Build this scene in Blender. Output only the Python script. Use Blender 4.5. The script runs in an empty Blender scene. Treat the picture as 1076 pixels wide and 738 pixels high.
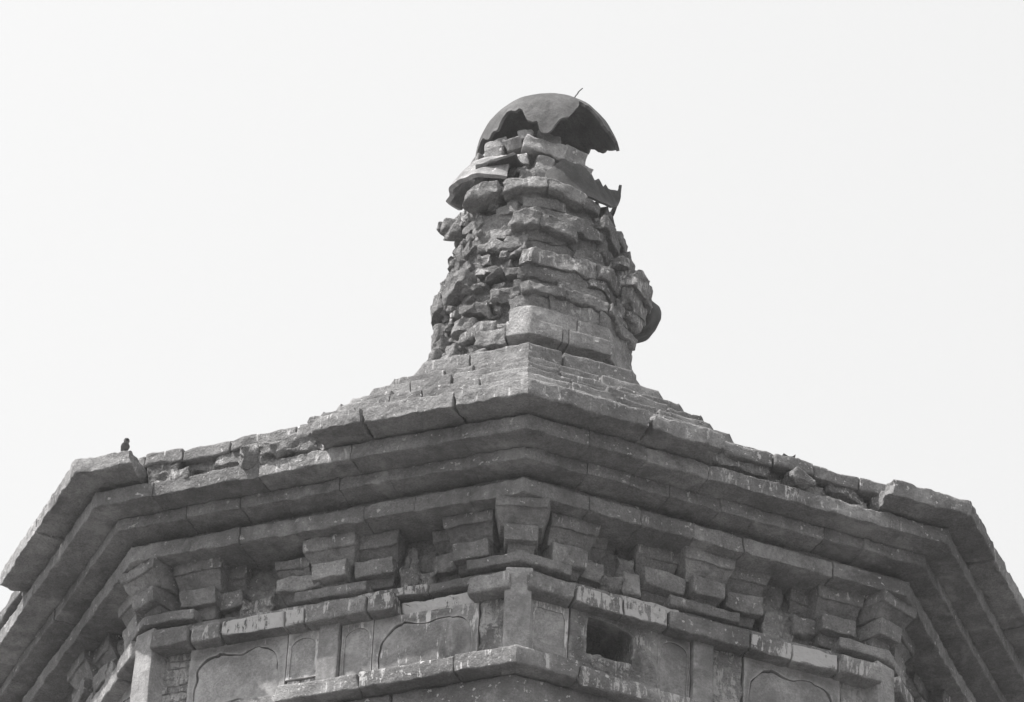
import bpy, math, random
import numpy as np
from mathutils import Matrix, Vector

# ------------------------------------------------------------------ camera, sky, sun, exposure
scene = bpy.context.scene
cam_data = bpy.data.cameras.new('camera')
cam = bpy.data.objects.new('camera', cam_data)
scene.collection.objects.link(cam)
scene.camera = cam
cam_data.sensor_width = 36.0
cam_data.lens = 155.3
cam_data.clip_start = 0.1
cam_data.clip_end = 2000.0
fw = Vector((-0.0020587, 0.8206853, 0.57137675)).normalized()
rt = Vector((0.99896822, -0.02423453, 0.03840811)).normalized()
up = rt.cross(fw).normalized()
cam.matrix_world = Matrix(((rt.x, up.x, -fw.x, -0.0318), (rt.y, up.y, -fw.y, -16.366),
                           (rt.z, up.z, -fw.z, 1.6), (0, 0, 0, 1)))

SUN_EL = math.radians(57)
SUN_AZ = math.radians(70)                     # to the left of straight behind the camera
sun_dir = Vector((-math.sin(SUN_AZ) * math.cos(SUN_EL), -math.cos(SUN_AZ) * math.cos(SUN_EL), math.sin(SUN_EL)))

world = bpy.data.worlds.new('World')
scene.world = world
world.use_nodes = True
wn, wl = world.node_tree.nodes, world.node_tree.links
wn.clear()
wo = wn.new('ShaderNodeOutputWorld')
wb = wn.new('ShaderNodeBackground')
sky = wn.new('ShaderNodeTexSky')
sky.sky_type = 'NISHITA'
sky.sun_disc = False
sky.sun_elevation = SUN_EL
sky.sun_rotation = math.atan2(sun_dir.x, sun_dir.y)
sky.air_density = 1.0
sky.dust_density = 6.0
sky.ozone_density = 1.0
bw = wn.new('ShaderNodeRGBToBW')              # the photograph is black and white
gm = wn.new('ShaderNodeMath'); gm.operation = 'POWER'; gm.inputs[1].default_value = 0.35
wl.new(sky.outputs[0], bw.inputs[0])
pre = wn.new('ShaderNodeMath'); pre.operation = 'MULTIPLY'; pre.inputs[1].default_value = 9.0
wl.new(bw.outputs[0], pre.inputs[0])
wl.new(pre.outputs[0], gm.inputs[0])
wl.new(gm.outputs[0], wb.inputs[0])
wb.inputs[1].default_value = 0.15
wl.new(wb.outputs[0], wo.inputs[0])

sun_data = bpy.data.lights.new('sun', 'SUN')
sun_data.energy = 2.9
sun_data.angle = math.radians(0.6)
sun_data.color = (1.0, 0.985, 0.965)
sun_ob = bpy.data.objects.new('sun', sun_data)
scene.collection.objects.link(sun_ob)
sun_ob.rotation_euler = (-sun_dir).to_track_quat('-Z', 'Y').to_euler()

scene.view_settings.view_transform = 'Standard'
scene.view_settings.look = 'None'
scene.view_settings.gamma = 1.0
scene.view_settings.use_curve_mapping = False
scene.view_settings.exposure = 1.19

T8 = math.tan(math.radians(22.5))
C8 = math.cos(math.radians(22.5))
rng = random.Random(11)

# ------------------------------------------------------------------ noise in numpy
def _h(ix, iy, iz, seed):
    n = (ix.astype(np.int64) * 374761393 + iy.astype(np.int64) * 668265263 + iz.astype(np.int64) * 2147483647 + seed * 1274126177) & 0xFFFFFFFF
    n = ((n ^ (n >> 13)) * 1274126177) & 0xFFFFFFFF
    n = ((n ^ (n >> 16)) * 2246822519) & 0xFFFFFFFF
    n = n ^ (n >> 15)
    return (n & 0xFFFFFF).astype(np.float64) / 0x7FFFFF - 1.0

def vn(P, f, seed=0):
    Q = P * f + 1000.0
    I = np.floor(Q); F = Q - I; I = I.astype(np.int64)
    F = F * F * (3 - 2 * F)
    out = 0.0
    for a in (0, 1):
        for b in (0, 1):
            for c in (0, 1):
                w = (F[:, 0] if a else 1 - F[:, 0]) * (F[:, 1] if b else 1 - F[:, 1]) * (F[:, 2] if c else 1 - F[:, 2])
                out = out + w * _h(I[:, 0] + a, I[:, 1] + b, I[:, 2] + c, seed)
    return out

def vlin(P, f, seed=0):
    Q = P * f + 1000.0
    I = np.floor(Q); F = Q - I; I = I.astype(np.int64)
    o = np.argsort(-F, axis=1)                      # simplex interpolation: flat facets with creases
    fs = np.take_along_axis(F, o, 1)
    cur = I.copy(); prev = 1.0; out = np.zeros(len(P))
    r_ = np.arange(len(P))
    for i in range(4):
        nxt = fs[:, i] if i < 3 else 0.0
        out += (prev - nxt) * _h(cur[:, 0], cur[:, 1], cur[:, 2], seed)
        if i < 3:
            cur[r_, o[:, i]] += 1; prev = fs[:, i]
    return out

def fbm(P, f, seed=0, o=3):
    s = 0.0; a = 1.0; t = 0.0
    for i in range(o):
        s = s + a * vn(P, f * 2.03 ** i, seed + 17 * i); t += a; a *= 0.5
    return s / t

def vec3(P, f, seed, o=2):
    return np.stack([fbm(P, f, seed + 101 * i, o) for i in range(3)], 1)

# ------------------------------------------------------------------ mesh builder
class MB:
    def __init__(self):
        self.V = []; self.F = []; self.T = []; self.L = []; self.n = 0
    def add(self, V, F, tone=1.0, lime=0.0):
        V = np.asarray(V, float)
        self.V.append(V)
        self.F += [tuple(int(i) + self.n for i in f) for f in F]
        self.T.append(np.broadcast_to(np.asarray(tone, float), (len(V),)))
        self.L.append(np.broadcast_to(np.asarray(lime, float), (len(V),)))
        self.n += len(V)
    def build(self, name, mat, parent=None, origin=None, sharp=38):
        V = np.concatenate(self.V)
        if origin is not None:
            V = V - np.asarray(origin)
        me = bpy.data.meshes.new(name)
        me.from_pydata(V.tolist(), [], self.F)
        for nm, dat in (('tone', self.T), ('lime', self.L)):
            at = me.attributes.new(nm, 'FLOAT', 'POINT')
            at.data.foreach_set('value', np.concatenate(dat).astype(np.float32))
        me.polygons.foreach_set('use_smooth', [True] * len(me.polygons))
        me.materials.append(mat)
        me.update()
        me.set_sharp_from_angle(angle=math.radians(sharp))
        ob = bpy.data.objects.new(name, me)
        scene.collection.objects.link(ob)
        if origin is not None:
            ob.location = origin
        if parent is not None:
            ob.parent = parent
        return ob

def axis_coords(L, res, r):
    n = max(1, int(round(L / res)))
    c = set(np.round(np.linspace(0, L, n + 1), 6).tolist())
    rr = min(r, L * 0.3)
    for e in (rr * 0.35, rr * 0.8, rr * 1.6):
        if e < L * 0.45:
            c.add(round(e, 6)); c.add(round(L - e, 6))
    c = sorted(c)
    out = [c[0]]
    for x in c[1:-1]:
        if x - out[-1] > r * 0.22 and c[-1] - x > r * 0.22:
            out.append(x)
    out.append(c[-1])
    return np.array(out)

def block(mb, L, mapf, r=0.006, res=0.02, amp=0.003, freq=11.0, chip=1.0, mL=False, mR=False,
          tone=1.0, lime=0.0, seed=0, rag=0.0, coarse=0.0, endr=0.45, crag=0.0, cf=11.0):
    """A worn block of size L in its own frame; mapf takes local points to the world."""
    X = [axis_coords(L[i], res, r) for i in range(3)]
    nx, ny, nz = len(X[0]), len(X[1]), len(X[2])
    I, J, K = np.meshgrid(np.arange(nx), np.arange(ny), np.arange(nz), indexing='ij')
    m = (I == 0) | (I == nx - 1) | (J == 0) | (J == ny - 1) | (K == 0) | (K == nz - 1)
    idx = -np.ones((nx, ny, nz), int)
    idx[m] = np.arange(m.sum())
    q = np.stack([X[0][I[m]], X[1][J[m]], X[2][K[m]]], 1)
    F = []
    def quads(a, b, c, d, flip):
        s = np.stack([a.ravel(), b.ravel(), c.ravel(), d.ravel()], 1)
        if flip: s = s[:, ::-1]
        F.extend(s.tolist())
    for k, fl in ((0, True), (nz - 1, False)):
        g = idx[:, :, k]; quads(g[:-1, :-1], g[1:, :-1], g[1:, 1:], g[:-1, 1:], fl)
    for j, fl in ((0, False), (ny - 1, True)):
        g = idx[:, j, :]; quads(g[:-1, :-1], g[1:, :-1], g[1:, 1:], g[:-1, 1:], fl)
    for i, fl in ((0, True), (nx - 1, False)):
        g = idx[i, :, :]; quads(g[:-1, :-1], g[1:, :-1], g[1:, 1:], g[:-1, 1:], fl)
    W0 = mapf(q)
    n1 = vn(W0, 14.0, seed + 5); n2 = vn(W0, 34.0, seed + 6)
    R = r * (0.45 + chip * (0.5 * np.abs(n1) + 2.6 * np.clip(n1 - 0.25, 0, 1) ** 1.5 + 0.5 * np.abs(n2)))
    R = np.minimum(R, 0.46 * min(L))
    lo = np.repeat(R[:, None], 3, 1); hi = np.asarray(L)[None, :] - lo
    lo[:, 0] *= endr; hi[:, 0] = L[0] - R * endr
    if mL: lo[:, 0] = -1
    if mR: hi[:, 0] = L[0] + 1
    c = np.clip(q, lo, hi)
    d = (q - c) / np.array((endr, 1, 1))
    n = np.linalg.norm(d, axis=1)
    k = n > 1e-9
    q2 = q.copy()
    q2[k] = c[k] + d[k] / n[k][:, None] * np.minimum(n[k], R[k])[:, None] * np.array((endr, 1, 1))
    if rag > 0:
        g = fbm(W0, 16.0, seed + 9, 3) * rag
        wl_ = 0 if mL else 1; wr_ = 0 if mR else 1
        fl_ = np.clip(1 - q2[:, 0] / 0.08, 0, 1) * wl_; fr_ = np.clip(1 - (L[0] - q2[:, 0]) / 0.08, 0, 1) * wr_
        q2[:, 0] += g * (fl_ - fr_)
    W = mapf(q2)
    W = W + vec3(W, freq, 900) * amp + vec3(W, freq * 3.4, 950, 1) * amp * 0.65
    if coarse > 0:
        W = W + vec3(W, 5.0, 700, 2) * coarse
    W[:, 2] += 0.008 * vn(W, 1.35, 77) * (W[:, 2] > 9.5)
    if crag > 0:
        W = W + np.stack([vlin(W, cf, 800 + i) + 0.4 * vlin(W, cf * 2.3, 820 + i) + 0.22 * vlin(W, cf * 4.3, 840 + i) for i in range(3)], 1) * crag
    mb.add(W, F, tone, lime)

def face_map(adeg, L, s0, s1, o0, o1, z0, z1, mL=False, mR=False, fl=None, tilt=0.0, batter=0.0):
    a = math.radians(adeg)
    nx, ny, tx, ty = math.sin(a), -math.cos(a), math.cos(a), math.sin(a)
    def f(q):
        w = q[:, 2] / L[2]
        o = o0 + (o1 - o0 - batter * (1 - w)) * q[:, 1] / L[1]
        sl = -o * T8 if mL else s0
        sr = o * T8 if mR else s1
        u = q[:, 0] / L[0]
        s = sl + (sr - sl) * u
        if fl is not None:                       # flared block: narrower and further back at its foot
            fs, fo = fl
            k = fs + (1 - fs) * w
            mid = (s0 + s1) / 2
            s = mid + (s - mid) * k
            o = np.where(q[:, 1] > L[1] * 0.3, o - (1 - w) * fo, o)
        z = z0 + (z1 - z0) * w + tilt * (u - 0.5)
        return np.stack([tx * s + nx * o, ty * s + ny * o, z], 1)
    return f

def fblock(mb, adeg, s0, s1, o0, o1, z0, z1, mL=False, mR=False, fl=None, tilt=0.0, batter=0.0, **kw):
    if mL: s0 = -o1 * T8
    if mR: s1 = o1 * T8
    L = (s1 - s0, o1 - o0, z1 - z0)
    block(mb, L, face_map(adeg, L, s0, s1, o0, o1, z0, z1, mL, mR, fl, tilt, batter), mL=mL, mR=mR, **kw)

def fa(k): return 45.0 * k + 22.5
def rt_(): return rng.uniform(0.76, 1.24)

# ------------------------------------------------------------------ materials (all neutral greys, as in the photograph)
def nodes(mat):
    mat.use_nodes = True
    t = mat.node_tree
    t.nodes.clear()
    return t, t.nodes, t.links

def stone_material(name, base=0.2, dark=0.10, rough=0.92, lime_col=0.62, bump=0.95, patch=1.6, use_attr=True, spots=True, coarse_bump=1.3, bdist=0.016):
    mat = bpy.data.materials.new(name)
    t, N, Lk = nodes(mat)
    out = N.new('ShaderNodeOutputMaterial'); bs = N.new('ShaderNodeBsdfPrincipled')
    Lk.new(bs.outputs[0], out.inputs[0])
    bs.inputs['Roughness'].default_value = rough
    bs.inputs['Specular IOR Level'].default_value = 0.15
    tc = N.new('ShaderNodeTexCoord'); P = tc.outputs['Object']
    def noise(scale, detail=5, rgh=0.6, vec=None, dist=0.0):
        n = N.new('ShaderNodeTexNoise'); n.inputs['Scale'].default_value = scale
        n.inputs['Detail'].default_value = detail; n.inputs['Roughness'].default_value = rgh
        n.inputs['Distortion'].default_value = dist
        Lk.new(vec or P, n.inputs['Vector']); return n.outputs['Fac']
    def mr(v, a, b, c, d, smooth=False):
        m = N.new('ShaderNodeMapRange'); m.clamp = True
        if smooth: m.interpolation_type = 'SMOOTHSTEP'
        Lk.new(v, m.inputs['Value'])
        for i, x in zip(('From Min', 'From Max', 'To Min', 'To Max'), (a, b, c, d)): m.inputs[i].default_value = x
        return m.outputs[0]
    def ma(op, a, b):
        m = N.new('ShaderNodeMath'); m.operation = op
        for i, x in enumerate((a, b)):
            if isinstance(x, (int, float)): m.inputs[i].default_value = x
            else: Lk.new(x, m.inputs[i])
        return m.outputs[0]
    def mixv(fac, a, b):
        m = N.new('ShaderNodeMix'); m.data_type = 'FLOAT'
        Lk.new(fac, m.inputs[0])
        for i, x in ((2, a), (3, b)):
            if isinstance(x, (int, float)): m.inputs[i].default_value = x
            else: Lk.new(x, m.inputs[i])
        return m.outputs[0]
    big = mr(noise(patch, 6, 0.65, dist=0.4), 0.34, 0.66, 0.58, 1.38)
    mid = mr(noise(8.0, 8, 0.75), 0.32, 0.68, 0.66, 1.34)
    fine = mr(noise(120.0, 5, 0.8), 0.32, 0.68, 0.66, 1.34)
    v = ma('MULTIPLY', ma('MULTIPLY', big, mid), ma('MULTIPLY', fine, base))
    pale = ma('MULTIPLY', mr(noise(4.3, 9, 0.72, dist=0.6), 0.50, 0.64, 0, 1, True), mr(noise(26.0, 6, 0.75), 0.36, 0.6, 0.15, 1))
    v = mixv(ma('MULTIPLY', pale, 0.68), v, base * 1.75)
    mp = N.new('ShaderNodeMapping'); mp.inputs['Scale'].default_value = (16, 16, 2.2); Lk.new(P, mp.inputs[0])
    streak = noise(1.0, 5, 0.6, mp.outputs[0])
    soot = ma('MULTIPLY', mr(noise(3.1, 8, 0.75), 0.48, 0.62, 0, 1, True), mr(streak, 0.35, 0.6, 0.2, 1))
    v = mixv(ma('MULTIPLY', soot, 0.7), v, dark)
    geo = N.new('ShaderNodeNewGeometry')
    edge = mr(geo.outputs['Pointiness'], 0.508, 0.56, 0, 1)
    edge = ma('MULTIPLY', edge, mr(noise(22.0, 3), 0.35, 0.7, 0.1, 0.75))
    v = mixv(edge, v, base * 2.0)
    sep = N.new('ShaderNodeSeparateXYZ'); Lk.new(geo.outputs['True Normal'], sep.inputs[0])
    upm = mr(sep.outputs[2], -0.45, -0.1, 0, 1)
    if use_attr:
        at = N.new('ShaderNodeAttribute'); at.attribute_name = 'tone'
        v = ma('MULTIPLY', v, at.outputs['Fac'])
        al = N.new('ShaderNodeAttribute'); al.attribute_name = 'lime'
        mp2 = N.new('ShaderNodeMapping'); mp2.inputs['Scale'].default_value = (46, 46, 9); Lk.new(P, mp2.inputs[0])
        drip = ma('SUBTRACT', noise(1.0, 4, 0.7, mp2.outputs[0]), ma('MULTIPLY', mr(noise(7.0, 5, 0.7), 0.40, 0.52, 1, 0, True), 0.12))
        lm = ma('ADD', ma('MULTIPLY', drip, 1.0), ma('MULTIPLY', al.outputs['Fac'], 0.42))
        limef = ma('MULTIPLY', mr(lm, 0.69, 0.78, 0, 0.9, True), upm)
        v = mixv(limef, v, lime_col)
    if spots:
        sp = mr(noise(44.0, 3, 0.55), 0.64, 0.675, 0, 0.9, True)
        sp = ma('MULTIPLY', ma('MULTIPLY', sp, mr(noise(3.3, 4), 0.40, 0.52, 0, 1)), upm)
        v = mixv(sp, v, lime_col)
    cb = N.new('ShaderNodeCombineColor')
    for i, x in enumerate((1.0, 0.985, 0.985)):
        Lk.new(ma('MULTIPLY', v, x), cb.inputs[i])
    Lk.new(cb.outputs[0], bs.inputs['Base Color'])
    b1 = noise(38.0, 6, 0.75); b2 = noise(150.0, 4, 0.7)
    h = ma('ADD', ma('ADD', ma('MULTIPLY', b1, 1.0), ma('MULTIPLY', b2, 0.35)), ma('MULTIPLY', noise(13.0, 5, 0.65), coarse_bump))
    bp = N.new('ShaderNodeBump'); bp.inputs['Strength'].default_value = bump; bp.inputs['Distance'].default_value = bdist
    Lk.new(h, bp.inputs['Height']); Lk.new(bp.outputs[0], bs.inputs['Normal'])
    return mat

M_BRICK = stone_material('weathered_grey_brick', 0.25, dark=.135)
M_ROUGH = stone_material('crumbling_mortar_rubble', 0.275, dark=.145, bump=1.0, coarse_bump=2.2, bdist=0.03)
M_PANEL = stone_material('carved_panel_brick', 0.25, dark=.15, spots=False, bump=0.3)
M_IRON = stone_material('rusted_cast_iron', 0.105, dark=0.05, rough=0.75, bump=0.6, spots=False, lime_col=0.35)
M_DARKIRON = stone_material('dark_cast_iron', 0.06, dark=0.035, rough=0.7, bump=0.4, spots=False, lime_col=0.3)
M_GROUND = stone_material('packed_earth', 0.135, dark=0.10, use_attr=False, spots=False)
M_BIRD = stone_material('feathers', 0.10, dark=0.07, spots=False, bump=0.1)

def tag(o, label, cat, group=None, kind=None):
    if label: o['label'] = label
    if cat: o['category'] = cat
    if group: o['group'] = group
    if kind: o['kind'] = kind
    return o

# ------------------------------------------------------------------ ground
g = MB()
n = 61
xs = np.sign(np.linspace(-1, 1, n)) * np.abs(np.linspace(-1, 1, n)) ** 2.2 * 160
GX, GY = np.meshgrid(xs, xs, indexing='ij')
GP = np.stack([GX.ravel(), GY.ravel(), np.zeros(n * n)], 1)
GP[:, 2] = fbm(GP, 0.15, 3) * 0.06 - 0.03
g.add(GP, [(i * n + j, (i + 1) * n + j, (i + 1) * n + j + 1, i * n + j + 1) for i in range(n - 1) for j in range(n - 1)])
gr = g.build('ground', M_GROUND)
gr['kind'] = 'structure'; gr['label'] = 'pale packed earth ground around the foot of the pagoda'

# thin haze volume added round camera and tower to lift the dark tones
mb = MB()
hx, hz0, hz1 = 162.0, -1.0, 15.2
mb.add([(x, y, z) for z in (hz0, hz1) for (x, y) in ((-hx, -hx), (hx, -hx), (hx, hx), (-hx, hx))],
       [(3, 2, 1, 0), (4, 5, 6, 7), (0, 1, 5, 4), (1, 2, 6, 5), (2, 3, 7, 6), (3, 0, 4, 7)])
mat = bpy.data.materials.new('tone_lifting_haze'); t_, N_, L_ = nodes(mat)
o_ = N_.new('ShaderNodeOutputMaterial'); v_ = N_.new('ShaderNodeVolumePrincipled')
v_.inputs['Color'].default_value = (.9, .9, .9, 1); v_.inputs['Density'].default_value = 0.0014; v_.inputs['Anisotropy'].default_value = 0.0
L_.new(v_.outputs[0], o_.inputs['Volume'])
hz = mb.build('haze', mat); hz['kind'] = 'stuff'; hz['label'] = 'thin haze added around the pagoda to lift its dark tones'

# ------------------------------------------------------------------ the pagoda
pagoda = bpy.data.objects.new('brick_pagoda', None)
scene.collection.objects.link(pagoda)
tag(pagoda, 'weathered grey octagonal brick pagoda with corbelled eaves and crumbling spire', 'pagoda')

DETAIL = (-2, -1, 0, 1)

def ring(mb, o0, o1, z0, z1, joints, res=0.018, seed=0, lime=None, jitter=0.004, gap=0.0008, **kw):
    """One octagonal course: bricks between the joints of each face, mitred at the corners."""
    for k in range(-4, 4):
        js = joints.get(k, None)
        if k not in DETAIL:
            fblock(mb, fa(k), 0, 0, o0, o1, z0, z1, True, True, res=0.08, seed=seed, r=kw.get('r', 0.006), amp=0.003)
            continue
        if js is None:
            js = [-0.3 + rng.uniform(-.1, .1), 0.25 + rng.uniform(-.1, .1)]
        e = [None] + sorted(js) + [None]
        for i in range(len(e) - 1):
            mL, mR = e[i] is None, e[i + 1] is None
            lm = 0.0
            if lime:
                lm = lime.get((k, i), 0.0)
            do = 0 if (mL or mR) else rng.uniform(-jitter, jitter)
            dz = 0 if (mL or mR) else rng.uniform(-jitter, jitter) * 0.6
            if gap < .0005 and rng.random() < .3: do -= .004; dz += .002
            a0 = 0 if mL else e[i] + gap * (1 if rng.random() < .7 else 9)
            a1 = 0 if mR else e[i + 1] - gap
            fblock(mb, fa(k), a0, a1, o0, o1 + do, z0 + dz, z1 + dz, mL, mR, res=res, seed=seed + i * 3 + k * 7,
                   tone=rt_() if not (mL or mR) else 1.0, lime=lm, **kw)

# --- lower shaft of the tower, out of the picture
m = MB()
def prism(mb, prof, res=0.4):
    V = []; F = []
    for (R, z) in prof:
        for c in range(8):
            a = math.radians(45 * c); V.append((R * math.sin(a), -R * math.cos(a), z))
    for i in range(len(prof) - 1):
        for c in range(8):
            d = (c + 1) % 8
            F.append((i * 8 + c, i * 8 + d, (i + 1) * 8 + d, (i + 1) * 8 + c))
    mb.add(V, F)
prism(m, [(2.5, -0.1), (2.5, 0.7), (2.35, 0.76), (2.35, 0.95), (2.05, 1.0), (2.0, 6.2), (2.02, 6.3), (2.3, 6.6), (2.42, 6.62), (2.42, 6.72),
          (1.95, 7.1), (1.9, 9.55), (1.86, 9.9), (1.63, 9.93), (1.63, 11.0), (2.25, 11.05)])
m.build('shaft', M_BRICK, pagoda)

# --- sill course below the panels
m = MB()
ring(m, 1.6, 1.89, 9.88, 10.095, {}, seed=20, r=0.012, amp=0.005)
m.build('under_course', M_BRICK, pagoda)
m = MB()
kw = dict(r=0.011, res=0.016, amp=0.005)
def sb(k, s0, s1, o1, z0, z1, mL=False, mR=False, lime=0.0, **k2):
    d = dict(kw); d.update(k2)
    fblock(m, fa(k), s0, s1, 1.6, o1, z0, z1, mL, mR, lime=lime, tone=rt_(), **d)
sb(-1, 0.565, 0, 1.965, 10.100, 10.176, mR=True, lime=0.35); sb(0, 0, -0.55, 1.965, 10.100, 10.176, mL=True, lime=0.3, rag=.01)
sb(-1, 0.17, 0.560, 1.955, 10.102, 10.175, lime=0.4)
sb(-1, -0.175, 0.165, 1.95, 10.102, 10.173, lime=0.4, rag=0.02)
sb(-1, 0, -0.18, 1.90, 10.105, 10.172, mL=True, lime=0.35)
sb(0, -0.545, -0.20, 1.945, 10.09, 10.172, lime=0.5, r=.022, amp=.012, rag=.02)
sb(0, -0.195, -0.02, 1.93, 10.10, 10.172, lime=0.5, r=.02, amp=.01, rag=.02)
sb(0, -0.015, 0.30, 1.92, 10.09, 10.165, lime=0.4, r=.02, amp=.01)
sb(0, 0.305, 0, 1.93, 10.10, 10.17, mR=True, lime=.3)
for k in (-4, -3, -2, 1, 2, 3):
    fblock(m, fa(k), 0, 0, 1.6, 1.963, 10.10, 10.175, True, True, res=.05, r=.01)
m.build('sill_course', M_BRICK, pagoda)

# --- panelled wall between sill and ledge
WZ0, WZ1 = 10.172, 10.455
m = MB()
ring(m, 1.5, 1.80, 9.97, 10.175, {}, seed=31, res=.06)
ring(m, 1.5, 1.815, 10.44, 10.60, {}, seed=32, res=.06)
wall = m.build('wall', M_BRICK, pagoda)

def hole_plate(mb, k, s0, s1, z0, z1, o, depth, outline, seed=0, tone=1.0, lime=0.0, amp=0.003):
    """A slab with a hole: outline is a closed list of (s, z); the hole's reveals go back by depth."""
    a = math.radians(fa(k)); nx, ny, tx, ty = math.sin(a), -math.cos(a), math.cos(a), math.sin(a)
    cs = sum(p[0] for p in outline) / len(outline); cz = sum(p[1] for p in outline) / len(outline)
    pts = []
    N = len(outline)
    for i in range(N):
        p, q = outline[i], outline[(i + 1) % N]
        seg = max(1, int(math.hypot(q[0] - p[0], q[1] - p[1]) / 0.012))
        for j in range(seg):
            pts.append((p[0] + (q[0] - p[0]) * j / seg, p[1] + (q[1] - p[1]) * j / seg))
    outer = []
    for (s, z) in pts:
        ds, dz = s - cs, z - cz
        c = []
        if ds > 1e-9: c.append((s1 - cs) / ds)
        if ds < -1e-9: c.append((s0 - cs) / ds)
        if dz > 1e-9: c.append((z1 - cz) / dz)
        if dz < -1e-9: c.append((z0 - cz) / dz)
        f = min(c); outer.append((cs + ds * f, cz + dz * f))
    # make the outer corners exact
    for (xs_, zs_) in ((s0, z0), (s0, z1), (s1, z0), (s1, z1)):
        i = min(range(len(outer)), key=lambda i: math.hypot(outer[i][0] - xs_, outer[i][1] - zs_)); outer[i] = (xs_, zs_)
    n = len(pts)
    rows = []
    for f in (0, 0.3, 0.6, 0.85, 1.0):
        rows.append([(outer[i][0] + (pts[i][0] - outer[i][0]) * f, outer[i][1] + (pts[i][1] - outer[i][1]) * f, o) for i in range(n)])
    rows.insert(0, [(p[0], p[1], o - 0.10) for p in outer])
    for f in (0.12, 0.35, 1.0):
        rows.append([(p[0], p[1], o - 0.002 - depth * f) for p in pts])
    V = np.array([(tx * s + nx * oo, ty * s + ny * oo, z) for r_ in rows for (s, z, oo) in r_])
    F = []
    for i in range(len(rows) - 1):
        for j in range(n):
            a_, b_ = i * n + j, i * n + (j + 1) % n
            F.append((a_, a_ + n, b_ + n, b_))
    V = V + vec3(V, 14, 900) * amp + vec3(V, 45, 950, 1) * amp * 0.5
    # keep the winding outward
    v0, v1, v2 = V[F[2 * n][0]], V[F[2 * n][1]], V[F[2 * n][2]]
    if np.dot(np.cross(v1 - v0, v2 - v0), (nx, ny, 0)) < 0:
        F = [f[::-1] for f in F]
    mb.add(V, F, tone, lime)

def cartouche(s0, s1, z0, z1, notch=0.004):
    p = []
    w = s1 - s0; h = z1 - z0
    p += [(s0 + w * t, z0) for t in np.linspace(0, 1, 12)]
    p += [(s1 + 0.006 * math.sin(t * math.pi), z0 + h * 0.55 * t) for t in np.linspace(0.05, 1, 8)]
    for t in np.linspace(0.05, 1, 10):
        a = t * math.pi / 2
        p.append((s1 - 0.085 * (1 - math.cos(a)), z0 + h * 0.55 + h * 0.42 * math.sin(a)))
    xa, xb = s1 - 0.085, s0 + 0.085
    for t in np.linspace(0.05, 0.95, 12):
        p.append((xa + (xb - xa) * t, z1 - h * 0.03 + h * 0.03 * math.cos(t * 2 * math.pi) - notch * math.exp(-((t - 0.42) / 0.07) ** 2)))
    for t in np.linspace(0, 1, 10):
        a = (1 - t) * math.pi / 2
        p.append((s0 + 0.085 * (1 - math.cos(a)), z0 + h * 0.55 + h * 0.42 * math.sin(a)))
    p += [(s0 - 0.006 * math.sin(t * math.pi), z0 + h * 0.55 * (1 - t)) for t in np.linspace(0.08, 0.95, 7)]
    q = np.array([(x, 7.3 * s0 + 3 * z0, z) for x, z in p])
    j = vec3(q, 16, 333, 3) * .011
    return [(x + float(a_[0]), max(z + float(a_[2]), z0)) for (x, z), a_ in zip(p, j)]

A = 1.87
def rubble_panel(k, s0, s1, lime, tone=1.05, bricks=False):
    mb = MB()
    if not bricks:
        fblock(mb, fa(k), s0 + .002, s1 - .002, A - .12, A - .004, WZ0, WZ1, r=.008, res=.009, amp=.005, freq=24, crag=.007, cf=20, tone=tone * 1.2, lime=lime + .2, seed=rng.randrange(999))
        fblock(mb, fa(k), s0 + .002, s1 - .02, A - .12, A + .004, WZ0, WZ0 + rng.uniform(.03, .07), r=.012, res=.009, amp=.006, freq=24, crag=.010, cf=22, tone=tone * 1.1, lime=lime + .4, seed=rng.randrange(999))
        return mb.build('rubble_panel', M_ROUGH, wall, sharp=24)
    fblock(mb, fa(k), s0, s1, A - .12, A - .017, WZ0, WZ1, r=.004, res=.014, amp=.006, freq=20, tone=tone * 1.2, lime=lime + .25)
    z = WZ0
    while z < WZ1 - 0.02:
        h = min(rng.uniform(0.028, 0.045), WZ1 - z)
        s = s0
        while s < s1 - 0.012:
            w = min(rng.uniform(0.04, 0.085), s1 - s)
            if s1 - s - w < 0.02: w = s1 - s
            fblock(mb, fa(k), s + .001, s + w - .001, A - 0.12, A - 0.012 + rng.uniform(-.006, .004), z + .001, z + h - .001, r=.007, res=.012,
                   amp=.005, freq=22, tone=tone * rng.uniform(.85, 1.15), lime=lime + .2 + rng.uniform(-.2, .2), seed=rng.randrange(999))
            s += w
        z += h
    return mb.build('rubble_panel', M_ROUGH, wall)

def plain_panel(k, s0, s1, tone, lime, arch=True, base=0.0, dents=0.0):
    mb = MB()
    z0 = WZ0 + base
    e = 0.014
    o_ = [(s0 + e, z0 + .012), (s1 - e, z0 + .012), (s1 - e, WZ1 - .07)]
    if arch:
        mid = (s0 + s1) / 2; hw = (s1 - s0) / 2 - e
        for t in np.linspace(0.1, 1, 9):
            a = t * math.pi; o_.append((mid + hw * math.cos(a), WZ1 - .07 + .042 * math.sin(a)))
    else:
        o_ += [(s1 - e - .01, WZ1 - .03), (s0 + e + .01, WZ1 - .03), (s0 + e, WZ1 - .06)]
    hole_plate(mb, k, s0 + .001, s1 - .001, z0, WZ1, A, 0.006, o_, tone=tone * .9, lime=lime)
    fblock(mb, fa(k), s0 + .003, s1 - .003, A - .11, A - .0055, z0 + .003, WZ1 - .003, r=.004, res=.015, amp=.003, tone=tone, lime=lime * .3)
    if base:
        s = s0
        for w in (0.45, 0.55):
            fblock(mb, fa(k), s + .001, s + w * (s1 - s0) - .001, A - .11, A - .008, WZ0, z0 - .002, r=.008, res=.012, amp=.004, lime=.45, tone=.95)
            s += w * (s1 - s0)
    return mb.build('small_panel', M_PANEL, wall)

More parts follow.
